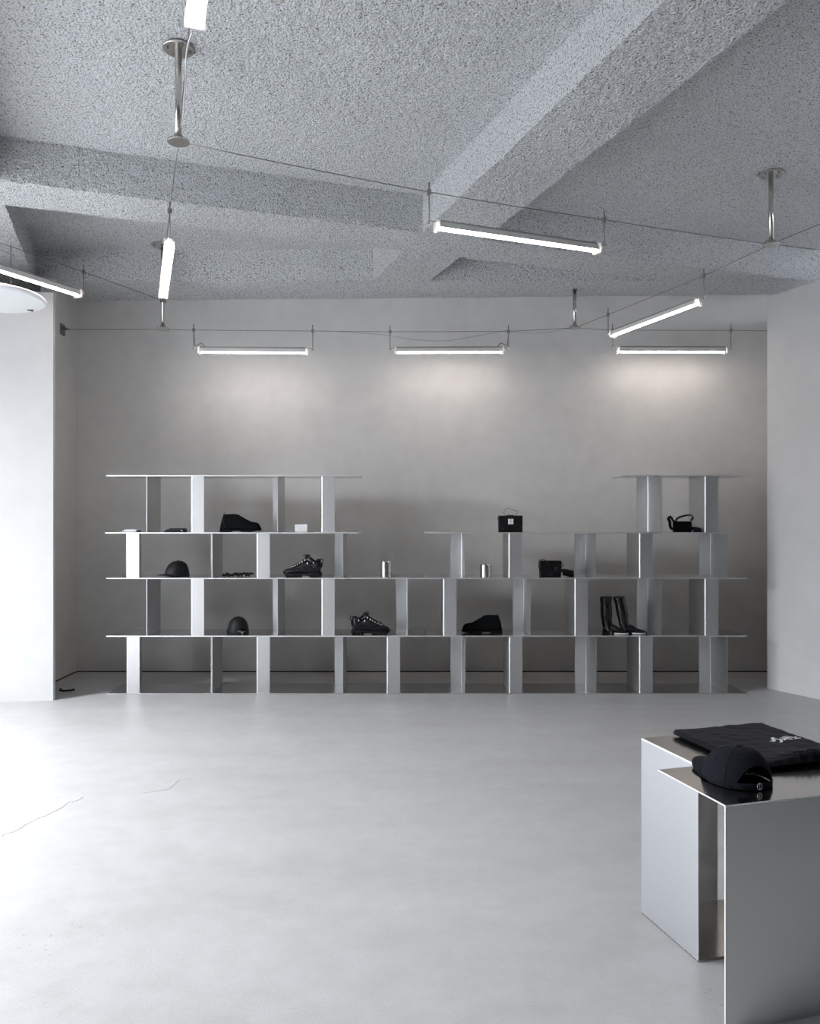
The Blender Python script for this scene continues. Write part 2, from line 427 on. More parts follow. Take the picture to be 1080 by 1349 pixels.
tag(unitR, 'right half of the brushed aluminium shelving, with a short top tier near the right wall', 'shelf')
def reparent(o, p): o.parent = p; o.location = o.location - p.location
def L_(o, u): reparent(o, u)
for u, rows in ((unitL, [(140, 559.6), (140, 559.6), (140, 559.6), (138.5, 471.5), (140, 473.5)]),
                (unitR, [(560.4, 984), (560.4, 984), (560.4, 984), (560.4, 959.5), (821.5, 984.5)])):
    for k, (a, b) in enumerate(rows): L_(board(None, a, b, LV[k]), u)
for i, kind, pxs in ((0, 'front', (165.5, 337.2, 508.9)), (2, 'front', (165.0, 337.2)), (1, 'front', (250.5, 422.7)), (3, 'front', (250.5, 422.7))):
    for p in pxs: L_(upright(None, kind, p, i), unitL)
for i, pxs in ((0, (279.5, 451.8)), (2, (279.5, 451.8)), (1, (193.4, 365.8, 537.2)), (3, (193.4, 365.8))):
    for p in pxs:    # px is the front edge of the web; its x is the same at the rear corner
        L_(upright(None, 'rear', p, i), unitL)
for i, kind, pxs in ((0, 'front', (670.2, 842.0)), (2, 'front', (669.6, 842.0)), (1, 'front', (583.3, 756.7, 928.5)), (3, 'front', (928.5,))):
    for p in pxs: L_(upright(None, kind, p, i), unitR)
for i, pxs in ((0, (613.0, 786.0, 959.0)), (2, (613.0, 785.6, 959.0)), (1, (699.5, 872.0)), (3, (872.0,))):
    for p in pxs: L_(upright(None, 'rear', p, i), unitR)

# ------------------------------------------------------------------ tables (folded aluminium benches)
TA = math.radians(15.7); DU = Vector((math.cos(TA), math.sin(TA), 0)); DV = Vector((-math.sin(TA), math.cos(TA), 0))
TMAT = Matrix(((DU.x, DV.x, 0, 0), (DU.y, DV.y, 0, 0), (0, 0, 1, 0), (0, 0, 0, 1)))
ZT = EYE-0.818; P_ = 0.0045
def tp(u, v, z=0): return DU*u+DV*v+Vector((0, 0, z))
def bench(name, u0, v0):
    return empty(name, tp(u0, v0), TA)
def bpart(parent, name, lo, hi, m, bev=0.001):
    bm = NB(); box(bm, lo, hi, bev=bev); d = [hi[i]-lo[i] for i in range(3)]; o = obj(name, bm, m, parent); return edged(o, d.index(min(d))) if name != 'base_plate' else o
b1 = bench('display_table', 1.624, 2.287); tag(b1, 'far aluminium display table with closed left side, under the folded black shirt', 'table')
bpart(b1, 'table_top', (0, 0, ZT-P_), (0.508, 0.340, ZT), M['alu_table_top'])
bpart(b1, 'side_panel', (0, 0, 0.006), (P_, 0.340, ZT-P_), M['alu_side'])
bpart(b1, 'back_panel', (P_, 0.340-P_, 0.006), (0.326, 0.340, ZT-P_), M['alu_table'])
bpart(b1, 'base_plate', (0, 0, 0), (0.508, 0.340, 0.006), M['alu_table_top'])
b2 = bench('display_table', 1.473, 1.948); tag(b2, 'near aluminium display table with open left side and dark front, under the black cap', 'table')
bpart(b2, 'table_top', (0, 0, ZT-P_), (0.727, 0.337, ZT), M['alu_table_top'])
bpart(b2, 'front_panel', (0, 0, 0), (0.727, P_, ZT-P_), M['alu_table'])
bpart(b2, 'side_panel', (0.727-P_, P_, 0), (0.727, 0.337, ZT-P_), M['alu_table'])

# ------------------------------------------------------------------ posts, cables, lamps
def post(loc, ztop, zdisc, label, rf=0.078, rd=0.055, extra=None):
    e = tag(empty('ceiling_post', (loc[0], loc[1], zdisc)), label, 'post', 'steel posts that carry the lamp cables')
    h = ztop-zdisc
    bm = NB(); cyl(bm, (0, 0), rf, h-0.012, h, 28, 0.002); obj('flange', bm, M['steel'], e)
    for a in (0.4, 2.2, 3.6, 5.3):
        bm = NB(); cyl(bm, (math.cos(a)*rf*0.72, math.sin(a)*rf*0.72), 0.008, h-0.020, h-0.012, 6); obj('bolt', bm, M['wire'], e)
    bm = NB(); cyl(bm, (0, 0), 0.0165, 0.006, h-0.012, 16); obj('rod', bm, M['steel'], e, True)
    bm = NB(); cyl(bm, (0, 0), 0.024, 0.006, 0.030, 12); obj('collar', bm, M['wire'], e)
    bm = NB(); cyl(bm, (0, 0), rd, -0.004, 0.006, 24, 0.001); obj('cable_disc', bm, M['steel'], e)
    for a in (0.2, 1.8, 3.4, 4.9):
        bm = NB(); tube(bm, [(math.cos(a)*rd*0.75, math.sin(a)*rd*0.75, 0.004), (math.cos(a)*rd*0.75, math.sin(a)*rd*0.75, 0.020)], 0.006, 6)
        obj('cable_clamp', bm, M['wire'], e)
    return e
N1 = Vector((-1.165, 4.048, EYE+1.883)); N3 = Vector((2.48, 5.53, EYE+1.868))
N2 = Vector((-2.146, 6.99, EYE+1.622)); N4 = Vector((1.502, 7.34, EYE+1.718))
post(N1, ZC-0.003, N1.z, 'steel ceiling post at upper left, nearest, with round flange and cable disc')
post(N3, ZC-0.003, N3.z, 'steel ceiling post on the right, in the recess beyond the diagonal beam')
post(N2, ZC-0.003, N2.z, 'long steel ceiling post at far left, behind the lamp running towards the rear wall', 0.10)
post(N4, ZB-0.01, N4.z, 'steel post before the rear wall, right of the middle lamp', 0.024)
N5 = Vector((3.35, 2.75, EYE+1.87))
N2b = N2.copy(); N2b.z = EYE+1.873
bm = NB(); cyl(bm, (0, 0), 0.026, -0.02, 0.02, 12)
o = obj('cable_ring', bm, M['wire']); o.location = N2b-Vector((0.0, 0, 0)); o.parent = bpy.data.objects['ceiling_post.002']; o.location = (0, 0, N2b.z-N2.z)
def sag(a, b, s, n=14):
    return [Vector(a).lerp(Vector(b), k/n)-Vector((0, 0, 4*s*(k/n)*(1-k/n))) for k in range(n+1)]
def cable(pts, label, r=0.0029, name='suspension_cable', cat='cable', mat='wire'):
    bm = NB(); tube(bm, pts, r, 6); o = obj(name, bm, M[mat], None, True); return tag(o, label, cat)
def off(a, b, d): return Vector(a)+(Vector(b)-Vector(a)).normalized()*d
C0 = Vector((-0.22, 1.30, EYE+1.88)); RE = Vector((3.63, 5.72, EYE+1.84)); BR = Vector((-3.10, 7.26, EYE+1.685)); RW = Vector((3.33, 7.3, EYE+1.68)); W6 = H(-60, 302, 1.873)
# bracket on the alcove wall
e = tag(empty('cable_bracket', BR), 'small dark cable bracket on the left alcove wall', 'bracket')
bm = NB(); box(bm, (-0.0375, -0.05, -0.05), (-0.030, 0.05, 0.05), bev=.002); obj('plate', bm, M['wire'], e)
bm = NB(); tube(bm, [(-0.03, 0, 0.02), (0.0, 0, 0)], 0.012, 8); tube(bm, [(-0.03, 0, 0), (0.03, 0, 0)], 0.007, 8); obj('eye_bolt', bm, M['wire'], e)
# thin power flex hanging under the rear cable
f1 = smooth_path([W(253.5, 42, 2.95), W(246, 66, 3.1), W(244, 110, 3.45), W(241.5, 150, 3.85), W(237, 168, 4.02), N1+Vector((0.0, -0.05, 0.02))], 6)
cable(f1, 'pale power flex looping down from the topmost lamp to the nearest post', 0.003, 'power_cable', 'cable', 'lace')
cable([H(-60, 312, 1.80), H(0, 329, 1.80), H(40, 345, 1.82), H(75, 352, 1.86)], 'thin power flex running beside the left cable', 0.0016, 'power_cable', 'cable', 'steel')

GR = []
def lamp(a, b, label, drop=0.187, ends=(1, 1), flex=0):
    a = Vector(a); b = Vector(b); mid = (a+b)/2; d = b-a; Ln = d.length; x = d.normalized()
    z = Vector((0, 0, 1)); y = z.cross(x).normalized(); z2 = x.cross(y)
    e = tag(empty('tube_lamp', mid), label, 'lamp', 'tube lamps hung from steel cables')
    R = Matrix((x, y, z2)).transposed().to_4x4()
    def add(name, bm, m, sm=False):
        bm.transform(R); return obj(name, bm, m, e, sm)
    h = Ln/2
    bm = NB(); tube(bm, [(-h, 0, 0), (h, 0, 0)], 0.0145, 14); add('light_tube', bm, M['tube'], False)
    bm = NB()   # shallow inverted channel above the tube
    prof = [(-0.034, -0.004), (-0.030, 0.024), (-0.016, 0.036), (0.016, 0.036), (0.030, 0.024), (0.034, -0.004), (0.031, -0.004), (0.027, 0.021), (0.014, 0.032), (-0.014, 0.032), (-0.027, 0.021), (-0.031, -0.004)]
    loft(bm, [[(s*(h+0.012), p[0], p[1]) for p in prof] for s in (-1, 1)]); add('reflector', bm, M['reflector'])
    bm = NB(); box(bm, (-h-0.01, -0.012, 0.036), (h+0.01, 0.012, 0.044)); add('top_rail', bm, M['wire'])
    for s in (-1, 1):
        bm = NB(); box(bm, (s*(h+0.012)-0.012, -0.036, -0.020), (s*(h+0.012)+0.012, 0.036, 0.040), bev=0.004)
        if s > 0: pass
        add('end_cap', bm, M['acrylic'])
        xr = s*(h+0.066); GR.append(mid+x*xr+Vector((0, 0, drop)))
        bm = NB(); box(bm, (min(s*(h+0.02), xr), -0.010, 0.030), (max(s*(h+0.02), xr)+0.008, 0.010, 0.036)); add('hanger_arm', bm, M['steel'])
        bm = NB(); p = x*xr; tube(bm, [p+Vector((0, 0, 0.026)), p+Vector((0, 0, drop+0.055))], 0.0042, 8); obj('hanger_rod', bm, M['wire'], e, True)
        bm = NB(); tube(bm, [p+Vector((0, 0, drop-0.014)), p+Vector((0, 0, drop+0.014))], 0.013, 10); obj('cable_grip', bm, M['wire'], e)
        bm = NB(); tube(bm, [p+Vector((0, 0, 0.018)), p+Vector((0, 0, 0.034))], 0.010, 8); obj('nut', bm, M['steel'], e)
    if flex:
        s = flex; bm = NB()
        q = smooth_path([x*s*(h-0.03)+Vector((0, 0, .046)), x*s*(h+0.0)+Vector((0, 0, .075)), x*s*(h+0.05)+Vector((0, 0, .05)), x*s*(h+0.062)+Vector((0, 0.01, .1)), x*s*(h+0.07)+Vector((0, 0.012, drop))], 5)
        tube(bm, q, 0.0045, 6); obj('power_lead', bm, M['wire'], e, True)
    return e
hl = 1.46
lamp(H(265, 463.2, 1.449), H(402, 464.2, 1.449), 'level tube lamp on the rear wall, left of the three', .19, flex=-1)
lamp(H(523.5, 463.6, 1.466), H(660, 463.0, 1.474), 'level tube lamp on the rear wall, middle of the three', .18, flex=1)
lamp(H(816.5, 462.8, 1.486), H(953, 463, 1.484), 'level tube lamp on the rear wall, right of the three', .19)
lamp(H(809, 441, 1.525), H(917, 400.5, 1.612), 'slanting tube lamp above the rear right wall lamp', .19)
lamp(H(579, 300.5, 1.673), H(784, 329.5, 1.668), 'large tube lamp hanging before the crossing beams at picture centre', .20)
lamp(H(223, 324, 1.685), H(215, 389, 1.68), 'tube lamp running towards the rear wall, below the nearest ceiling post', .195)
lamp(H(257, 26, 1.69), Vector((-0.36, 1.62, EYE+1.69)), 'tube lamp cut by the top edge of the picture', .19)
lamp(H(101, 388, 1.683), H(-35, 345.5, 1.683), 'tube lamp cut by the left edge, before the white round panel', .19)

# grips: rear left 0,1; rear middle 2,3; rear right 4,5; slanting 6,7; centre 8,9; depth lamp 10,11; topmost 12,13; left 14,15
G = GR
def run(pts, s=0.0):
    out = []
    for a, b in zip(pts[:-1], pts[1:]): out += sag(a, b, s, 5)[:-1]
    return out+[Vector(pts[-1])]
cable(run([off(N1, G[8], .05), G[8], G[9], off(N3, G[9], .05)], .004), 'long steel cable from the nearest ceiling post to the right post')
cable(run([off(N1, G[10], .05), G[10], G[11], off(N2b, G[11], .026)]), 'steel cable from the nearest ceiling post back to the far left post')
cable(run([off(N1, G[12], .05), G[12], G[13], C0]), 'steel cable from the nearest ceiling post forwards past the top of the picture')
cable(run([off(N3, G[7], .05), G[7], G[6], off(N4, G[6], .05)]), 'slanting steel cable from the right ceiling post to the rear wall post')
cable(sag(off(N3, RE, .05), RE, .01), 'steel cable from the right ceiling post to the right wall')
cable(sag(off(N3, N5, .05), N5, .02), 'steel cable from the right ceiling post forwards out of the picture')
cable(sag(BR, off(N2, BR, .05), .0), 'short steel cable from the alcove wall bracket to the far left post')
cable(run([off(N2, G[0], .05), G[0], G[1], G[2], G[3], off(N4, G[3], .05)], .001), 'level steel cable along the rear wall between the two rear posts')
cable(run([off(N4, G[4], .05), G[4], G[5], RW]), 'level steel cable from the rear right post towards the right wall')
cable(run([off(N2b, G[14], .026), G[14], G[15], W6]), 'steel cable from the far left post forwards, over the left lamp')

pf = [G[1].lerp(G[2], .25), W(505, 441, 7.14), W(535, 446, 7.16), W(560, 448.5, 7.18), W(592, 448.5, 7.2), W(625, 443, 7.22), W(655, 437.5, 7.24), G[3]+Vector((0, 0, .012))]
cable(smooth_path(pf, 5), 'thin slack power flex hanging below the rear cable above the middle wall lamp', 0.0016, 'power_cable')
cable(smooth_path([G[3]+Vector((0, -.01, -.01)), W(690, 438.5, 7.26), W(715, 438.5, 7.29), W(735, 435.5, 7.32), off(N4, G[3], .04)], 5), 'thin power flex between the middle wall lamp and the rear right post', 0.0016, 'power_cable')
# round ceiling disc near the alcove and the white hanging panel
e = tag(empty('ceiling_disc', (W(84, 378, 7.3).x, 7.3, ZB-0.045)), 'small flat white disc on the ceiling behind the left lamp', 'ceiling fitting')
bm = NB(); cyl(bm, (0, 0), 0.115, 0.0, 0.03, 32, 0.006); obj('cover', bm, M['white'], e)
bm = NB(); cyl(bm, (0, 0), 0.09, 0.03, 0.042, 32); obj('mount', bm, M['steel'], e)
zp = EYE+1.562
e = tag(empty('hanging_panel', (-3.06, 5.80, zp)), 'large round white hanging panel with black clips, under the left lamp', 'ceiling fitting')
bm = NB(); cyl(bm, (0, 0), 0.40, 0, 0.036, 64, 0.010); obj('disc', bm, M['white'], e)
bm = NB(); tube(bm, [(0.40*math.cos(2*math.pi*k/64), 0.40*math.sin(2*math.pi*k/64), 0.012) for k in range(64)], 0.008, 6, closed=True); obj('rim', bm, M['white_gloss'], e)
for (x, y) in ((0.12, -0.335), (0.19, 0.30), (-0.3, 0.0)):
    bm = NB(); prism(bm, [(x-0.025, y-0.02), (x+0.025, y-0.02), (x, y+0.03)], -0.006, -0.0005); obj('clip', bm, M['dark'], e)
for (x, y) in ((-0.28, -0.22), (-0.28, 0.22), (0.0, 0.37)):
    bm = NB(); tube(bm, [(x, y, 0.03), (x, y, ZC-zp)], 0.004, 6); obj('hanging_wire', bm, M['wire'], e)

# black cable end on the alcove floor
bm = NB(); c = fpt(88, 909.5)
tube(bm, smooth_path([c+Vector((-0.06, 0.03, .008)), c+Vector((-0.045, -0.03, .008)), c+Vector((0.0, -0.05, .008)), c+Vector((0.05, -0.03, .008)), c+Vector((0.06, 0.0, .008))], 5), 0.007, 8)
tag(obj('floor_cable', bm, M['rubber'], None, True), 'short curved black cable lying on the alcove floor at left', 'cable')

# ------------------------------------------------------------------ footwear
def ring(x, zb, zt, w, n=20, e=2.6, yc=0, wt=0.62):
    out = []; h = (zt-zb)/2; c = (zt+zb)/2
    for k in range(n):
        a = 2*math.pi*k/n; ca = math.cos(a); sa = math.sin(a)
        y = math.copysign(abs(ca)**(2/e), ca); z = math.copysign(abs(sa)**(2/e), sa)
        tp_ = (z+1)/2; ww = w*(1-(1-wt)*tp_**1.6)
        out.append((x, yc+y*ww, c+z*h))
    return out
def body(bm, tab, n=30, nr=22, e=2.6, wt=0.62):
    x0 = tab[0][0]; x1 = tab[-1][0]
    loft(bm, [ring(x0+(x1-x0)*k/n, *interp(tab, x0+(x1-x0)*k/n)[:3], nr, e, 0, wt) for k in range(n+1)])
def sneaker(loc, rz, label, bow=False):
    e = tag(empty('trail_sneaker', loc, rz), label, 'shoe')
    # local x: heel 0 -> toe 0.30
    bm = NB(); body(bm, [(-0.008, .012, .040, .028), (0.004, 0, .05, .038), (0.06, 0, .046, .042), (0.11, .010, .040, .038), (0.15, .012, .038, .039), (0.19, 0.002, .036, .046), (0.24, 0, .036, .048), (0.29, .010, .042, .036), (0.312, .028, .050, .018)], 34, 18, 4.0, 0.95); obj('sole', bm, M['rubber'], e)
    for k in range(9):
        x = 0.01+k*0.033
        if 0.10 < x < 0.165: continue
        for s in (-1, 1):
            bm = NB(); box(bm, (x-0.009, s*0.036-0.010, 0.0), (x+0.009, s*0.036+0.010, 0.03), bev=0.003); obj('sole_lug', bm, M['rubber'], e)
    bm = NB(); body(bm, [(0.0, .03, .120, .024), (0.012, .03, .150, .034), (0.03, .03, .152, .037), (0.055, .03, .128, .038), (0.08, .03, .126, .038), (0.11, .03, .142, .038), (0.14, .03, .134, .039), (0.18, .03, .108, .043), (0.23, .03, .084, .045), (0.27, .03, .074, .041), (0.298, .034, .062, .026), (0.305, .04, .054, .014)], 40, 22, 2.5, 0.5); obj('upper', bm, M['leather'], e, True)
    bm = NB(); pts = smooth_path([(0.20, 0, .100), (0.15, 0, .134), (0.115, 0, .160), (0.095, 0, .182)], 4); ribbon(bm, pts, 0.052, 0.012, (0, 1, 0)); obj('tongue', bm, M['nylon'], e)
    bm = NB(); tube(bm, [(0.048+0.04*math.cos(t), 0.030*math.sin(t), 0.140+0.012*math.cos(2*t)+0.006*math.cos(t)) for t in [2*math.pi*k/20 for k in range(20)]], 0.009, 8, closed=True); obj('collar', bm, M['nylon'], e, True)
    for s in (-1, 1):   # side overlays
        for k, (xa, xb) in enumerate(((0.03, 0.09), (0.09, 0.14), (0.14, 0.20), (0.2, 0.26))):
            bm = NB(); ribbon(bm, [(xa, s*.042, .05), ((xa+xb)/2, s*.043, .066), (xb, s*.042, .092-.006*k)], 0.010, 0.004, (0, 0.1*s, 1)); obj('overlay', bm, M['rubber'], e)
        bm = NB(); ribbon(bm, smooth_path([(-0.004, s*0.02, .12), (0.0, s*.034, .085), (0.02, s*.042, .055)], 4), 0.014, 0.005, (1, 0, 0.3)); obj('heel_strap', bm, M['rubber'], e)
        for (x, z) in ((0.245, .084), (0.228, .090), (0.21, .098), (0.19, .107), (0.17, .118), (0.15, .128), (0.127, .142), (0.105, .116), (0.055, .122)):
            bm = NB(); y = s*(0.026 if z > 0.1 and x > 0.12 else 0.024 if x > 0.2 else 0.033)
            r = 0.0062 if x < 0.16 else 0.0048
            bmesh.ops.create_uvsphere(bm, u_segments=8, v_segments=6, radius=r, matrix=Matrix.Translation((x, y, z)) @ Matrix.Diagonal((0.8, 0.8, 1.5, 1))); obj('lace_loop', bm, M['lace'], e, True)
    bm = NB()
    xs = [(0.245, .087), (0.228, .094), (0.21, .102), (0.19, .112), (0.17, .123), (0.15, .135), (0.127, .150)]
    for i, (x, z) in enumerate(xs[:-1]):
        x2, z2 = xs[i+1]
        for s in (-1, 1): tube(bm, [(x, s*0.027, z), ((x+x2)/2, 0, (z+z2)/2+.008), (x2, -s*0.027, z2)], 0.0028, 6)
    if True:
        for s in (-1, 1): tube(bm, smooth_path([(0.125, 0, .160), (0.115, s*.03, .185), (0.135, s*.045, .180), (0.130, s*.02, .160)], 5), 0.0025, 6)
    obj('laces', bm, M['nylon'], e, True)
    bm = NB(); tube(bm, [(-0.004+0.010*math.cos(t)-0.006, 0, .135+0.018*math.sin(t)) for t in [2*math.pi*k/12 for k in range(12)]], 0.003, 6, closed=True); obj('pull_tab', bm, M['nylon'], e)
    return e
def bootie(loc, rz, label, sc=1.0):
    e = tag(empty('ankle_bootie', loc, rz), label, 'shoe')
    top = [(-0.002, .012, .03, .026), (0.008, .012, .075, .033), (0.02, .012, .120, .037), (0.030, .012, .147, .039), (0.045, .012, .150, .040), (0.11, .012, .152, .040), (0.145, .012, .148, .041), (0.18, .012, .126, .043), (0.22, .012, .104, .046), (0.255, .012, .086, .047), (0.30, .012, .080, .043), (0.32, .012, .068, .034), (0.334, .014, .035, .022)]
    bm = NB(); body(bm, top, 44, 22, 3.0, 0.5); u = obj('upper', bm, M['suede'], e, True)
    bm = NB(); body(bm, [(-0.004, 0, .018, .026), (0.006, 0, .018, .036), (0.085, 0, .018, .036), (0.10, .008, .018, .033), (0.155, .009, .018, .034), (0.18, 0, .018, .044), (0.25, 0, .018, .049), (0.31, .008, .020, .040), (0.338, .014, .024, .020)], 34, 18, 5.0, 1.0); obj('sole', bm, M['rubber'], e)
    bm = NB(); ribbon(bm, [(-0.002, 0, .03), (0.010, 0, .09), (0.030, 0, .152), (0.038, 0, .160)], 0.018, 0.004, (0, 1, 0)); obj('heel_tab', bm, M['leather'], e)
    bm = NB()
    for s in (-1, 1): tube(bm, smooth_path([(0.02, s*.030, .118), (0.03, s*.036, .09), (0.04, s*.042, .05), (0.03, s*.043, .03)], 5), 0.0012, 5)
    obj('seam', bm, M['leather'], e)
    e.scale = (sc, sc, sc)
    return e
def boot(loc, rz, label, lean=0.0):
    e = tag(empty('knee_boot', loc, rz), label, 'boot', 'pair of tall black boots')
    tabs = [(0.0, 0.03, .040, .036), (0.03, 0.025, .045, .036), (0.06, 0.012, .046, .034), (0.09, 0.004, .044, .034), (0.13, 0.0, .044, .038), (0.20, -.002, .047, .043), (0.27, -.004, .048, .045), (0.305, -.004, .049, .045)]
    bm = NB(); rings = []
    rnd = random.Random(5)
    for k in range(26):
        z = 0.02+0.285*k/25; cx, rx, ry = interp(tabs, z)
        wob = 0.0010*math.sin(z*95)+0.0016*math.sin(z*41+1)
        rings.append([(cx+lean*(z/0.3)**2+(rx+wob)*math.cos(t), (ry+wob)*math.sin(t), z+0.003*math.cos(t)) for t in [2*math.pi*j/20 for j in range(20)]])
    loft(bm, rings); obj('shaft', bm, M['gloss_leather'], e, True)
    bm = NB(); body(bm, [(-0.03, .012, .06, .020), (-0.02, .012, .085, .030), (0.03, .012, .090, .034), (0.07, .012, .070, .038), (0.11, .012, .045, .038), (0.15, .012, .034, .028), (0.175, .012, .026, .012), (0.185, .013, .02, .004)], 26, 18, 2.4, 0.6); obj('foot', bm, M['gloss_leather'], e, True)
    bm = NB(); body(bm, [(0.045, .002, .012, .030), (0.08, 0, .012, .038), (0.12, 0, .013, .037), (0.16, 0, .014, .026), (0.19, .002, .014, .006)], 16, 14, 6, 1.0); obj('sole', bm, M['rubber'], e)
    bm = NB(); ribbon(bm, [(0.07, -0.0385, .0075), (0.12, -0.0385, .0078), (0.15, -0.031, .008), (0.178, -.014, .0085)], 0.009, 0.002, (0, 0, 1)); obj('sole_welt', bm, M['white'], e)
    bm = NB(); body(bm, [(-0.032, 0, .016, .020), (-0.022, 0, .016, .030), (0.02, 0, .016, .030), (0.026, 0, .016, .028)], 8, 14, 6, 1.0); obj('heel', bm, M['leather'], e)
    bm = NB(); tube(bm, [(-0.004+lean*1.03+0.0475*math.cos(t), 0.0455*math.sin(t), .305+.003*math.cos(t)) for t in [2*math.pi*k/24 for k in range(24)]], 0.0022, 6, closed=True); obj('top_binding', bm, M['leather'], e, True)
    return e
def lvY(level): return LV[level]+0.0005
# black ankle bootie on the upper left tier
bootie((sx(287.5)*1.0+0.02*0, 6.70, lvY(3)), math.radians(4), 'plain black suede ankle bootie on the upper left tier, toe right')
bootie((0.772, 6.79, lvY(1)), math.radians(183), 'plain black suede ankle bootie low on the right half, toe left')
sneaker((-0.743, 6.69, lvY(2)), math.radians(176), 'chunky black trail sneaker on the third tier up, toe left')
sneaker((-0.478, 6.70, lvY(1)), math.radians(-3), 'chunky black trail sneaker on the low middle tier, toe right')
boot((1.650, 6.76, lvY(1)), math.radians(-22), 'left boot of the glossy black pair, straight shaft', 0.0)
boot((1.795, 6.76, lvY(1)), math.radians(-18), 'right boot of the glossy black pair, shaft leaning left', -0.035)

# ------------------------------------------------------------------ caps
def cap(loc, rz, label, a=0.100, b=0.086, h=0.118, brim=0.072, mat='twill', lift=0.016, brimw=0.95, arch=0.052, metalclip=True, detail=True):
    e = tag(empty('baseball_cap', loc, rz), label, 'cap')
    n = 48; m = 14
    def base(az): return lift*max(0, math.cos(az))
    def archz(az):
        d = abs(((az-math.pi+math.pi) % (2*math.pi))-math.pi)
        return arch*math.sqrt(max(0, 1-(d/0.72)**2)) if d < 0.72 else 0.0
    def surf(az, f, o=0.0):
        z1 = base(az)+archz(az); th1 = math.acos(max(-1, min(1, (z1-0.0)/h)))
        th = th1*f; s = math.sin(th)**0.80
        rr = 1.0+0.012*math.cos(6*az)*math.sin(th)
        x = a*s*math.cos(az)*rr-(0.010*math.cos(th) if True else 0); y = b*s*math.sin(az)*rr
        z = h*math.cos(th)
        return Vector((x*(1+o), y*(1+o), z*(1+o)))
    bm = NB(); top = bm.verts.new(surf(0, 0)); R = []
    for j in range(1, m+1): R.append([bm.verts.new(surf(2*math.pi*k/n, j/m)) for k in range(n)])
    for k in range(n): bm.faces.new((top, R[0][k], R[0][(k+1) % n]))
    for j in range(m-1):
        for k in range(n): bm.faces.new((R[j][k], R[j+1][k], R[j+1][(k+1) % n], R[j][(k+1) % n]))
    o = obj('crown', bm, M[mat], e, True); s = o.modifiers.new('solid', 'SOLIDIFY'); s.thickness = 0.0022; s.offset = -1
    # brim
    bm = NB(); nu = 24; nv = 7; G = []
    for j in range(nv+1):
        row = []
        for i in range(nu+1):
            az = -brimw+2*brimw*i/nu; p = surf(az, 1.0, -0.01); q = i/nu*2-1
            out = brim*math.cos(q*math.pi/2)**0.55
            x = p.x+out*j/nv*1.0; y = p.y*(1-0.06*j/nv)
            z = lift*1.0+0.004+0.006*j/nv*0-0.020*(y/b)**2-0.004*j/nv
            row.append(bm.verts.new((x, y, max(0.002, z))))
        G.append(row)
    for j in range(nv):
        for i in range(nu): bm.faces.new((G[j][i], G[j+1][i], G[j+1][i+1], G[j][i+1]))
    bmesh.ops.remove_doubles(bm, verts=bm.verts, dist=1e-6)
    o = obj('brim', bm, M[mat], e, True); s = o.modifiers.new('solid', 'SOLIDIFY'); s.thickness = 0.004; s.offset = 1
    bm = NB(); bmesh.ops.create_uvsphere(bm, u_segments=12, v_segments=8, radius=0.007, matrix=Matrix.Translation(surf(0, 0)+Vector((0, 0, 0.001))) @ Matrix.Diagonal((1, 1, .6, 1))); obj('button', bm, M[mat], e, True)
    # strap across the opening
    bm = NB(); ribbon(bm, [surf(math.pi+t, 1.0, 0.0)*1.0 if False else Vector((-a*math.cos(t)-0.002, b*math.sin(t)*-1, 0.010)) for t in [-.78+1.56*k/14 for k in range(15)]], 0.018, 0.003, (0, 0, 1)); obj('back_strap', bm, M[mat], e)
    bm = NB(); tube(bm, [(-a-0.004, 0.008*math.cos(t)+0.004, 0.012+0.010*math.sin(t)) for t in [2*math.pi*k/16 for k in range(16)]], 0.0012, 6, closed=True); tube(bm, [(-a-.004, .004, 0.002), (-a-.004, .004, .022)], .0010, 6); obj('buckle', bm, M['chrome'], e, True)
    if detail:
        for k in range(6):
            az = math.pi/6+k*math.pi/3+0.0
            bm = NB(); tube(bm, [surf(az+math.pi/6, f/10*0.99, 0.002) for f in range(1, 11)], 0.0011, 5); obj('seam', bm, M[mat], e)
            p = surf(az, 0.52, 0.004)
            bm = NB(); nrm = Vector((p.x, p.y, p.z*0.8)).normalized(); a1 = nrm.orthogonal().normalized(); a2 = nrm.cross(a1)
            tube(bm, [p+a1*0.0042*math.cos(t)+a2*0.0042*math.sin(t) for t in [2*math.pi*j/12 for j in range(12)]], 0.0013, 5, closed=True); obj('eyelet', bm, M['nylon'], e)
        bm = NB(); tube(bm, [surf(2*math.pi*k/48, 1.0, 0.003)+Vector((0, 0, 0.001)) for k in range(48)], 0.0016, 5, closed=True); obj('hem', bm, M[mat], e)
    return e
cc = Vector((1.012, 2.50, ZT+0.0025))
cap(cc, math.radians(106), 'navy-black baseball cap with open strapped back on the near table', a=0.108, b=0.098, h=0.103, brim=0.080, lift=0.014, arch=0.068, brimw=1.15)
cap((sx(233)*6.76/YF, 6.76, lvY(2)+.002), math.radians(222), 'black baseball cap on the left, third tier up, brim towards the front left', h=0.130, a=0.104, b=0.094, mat='nylon')
cap((sx(313)*6.75/YF, 6.76, lvY(1)+.002), math.radians(125), 'black baseball cap low on the left half, open back facing front', h=0.138, a=0.095, b=0.088, mat='nylon', arch=0.045)

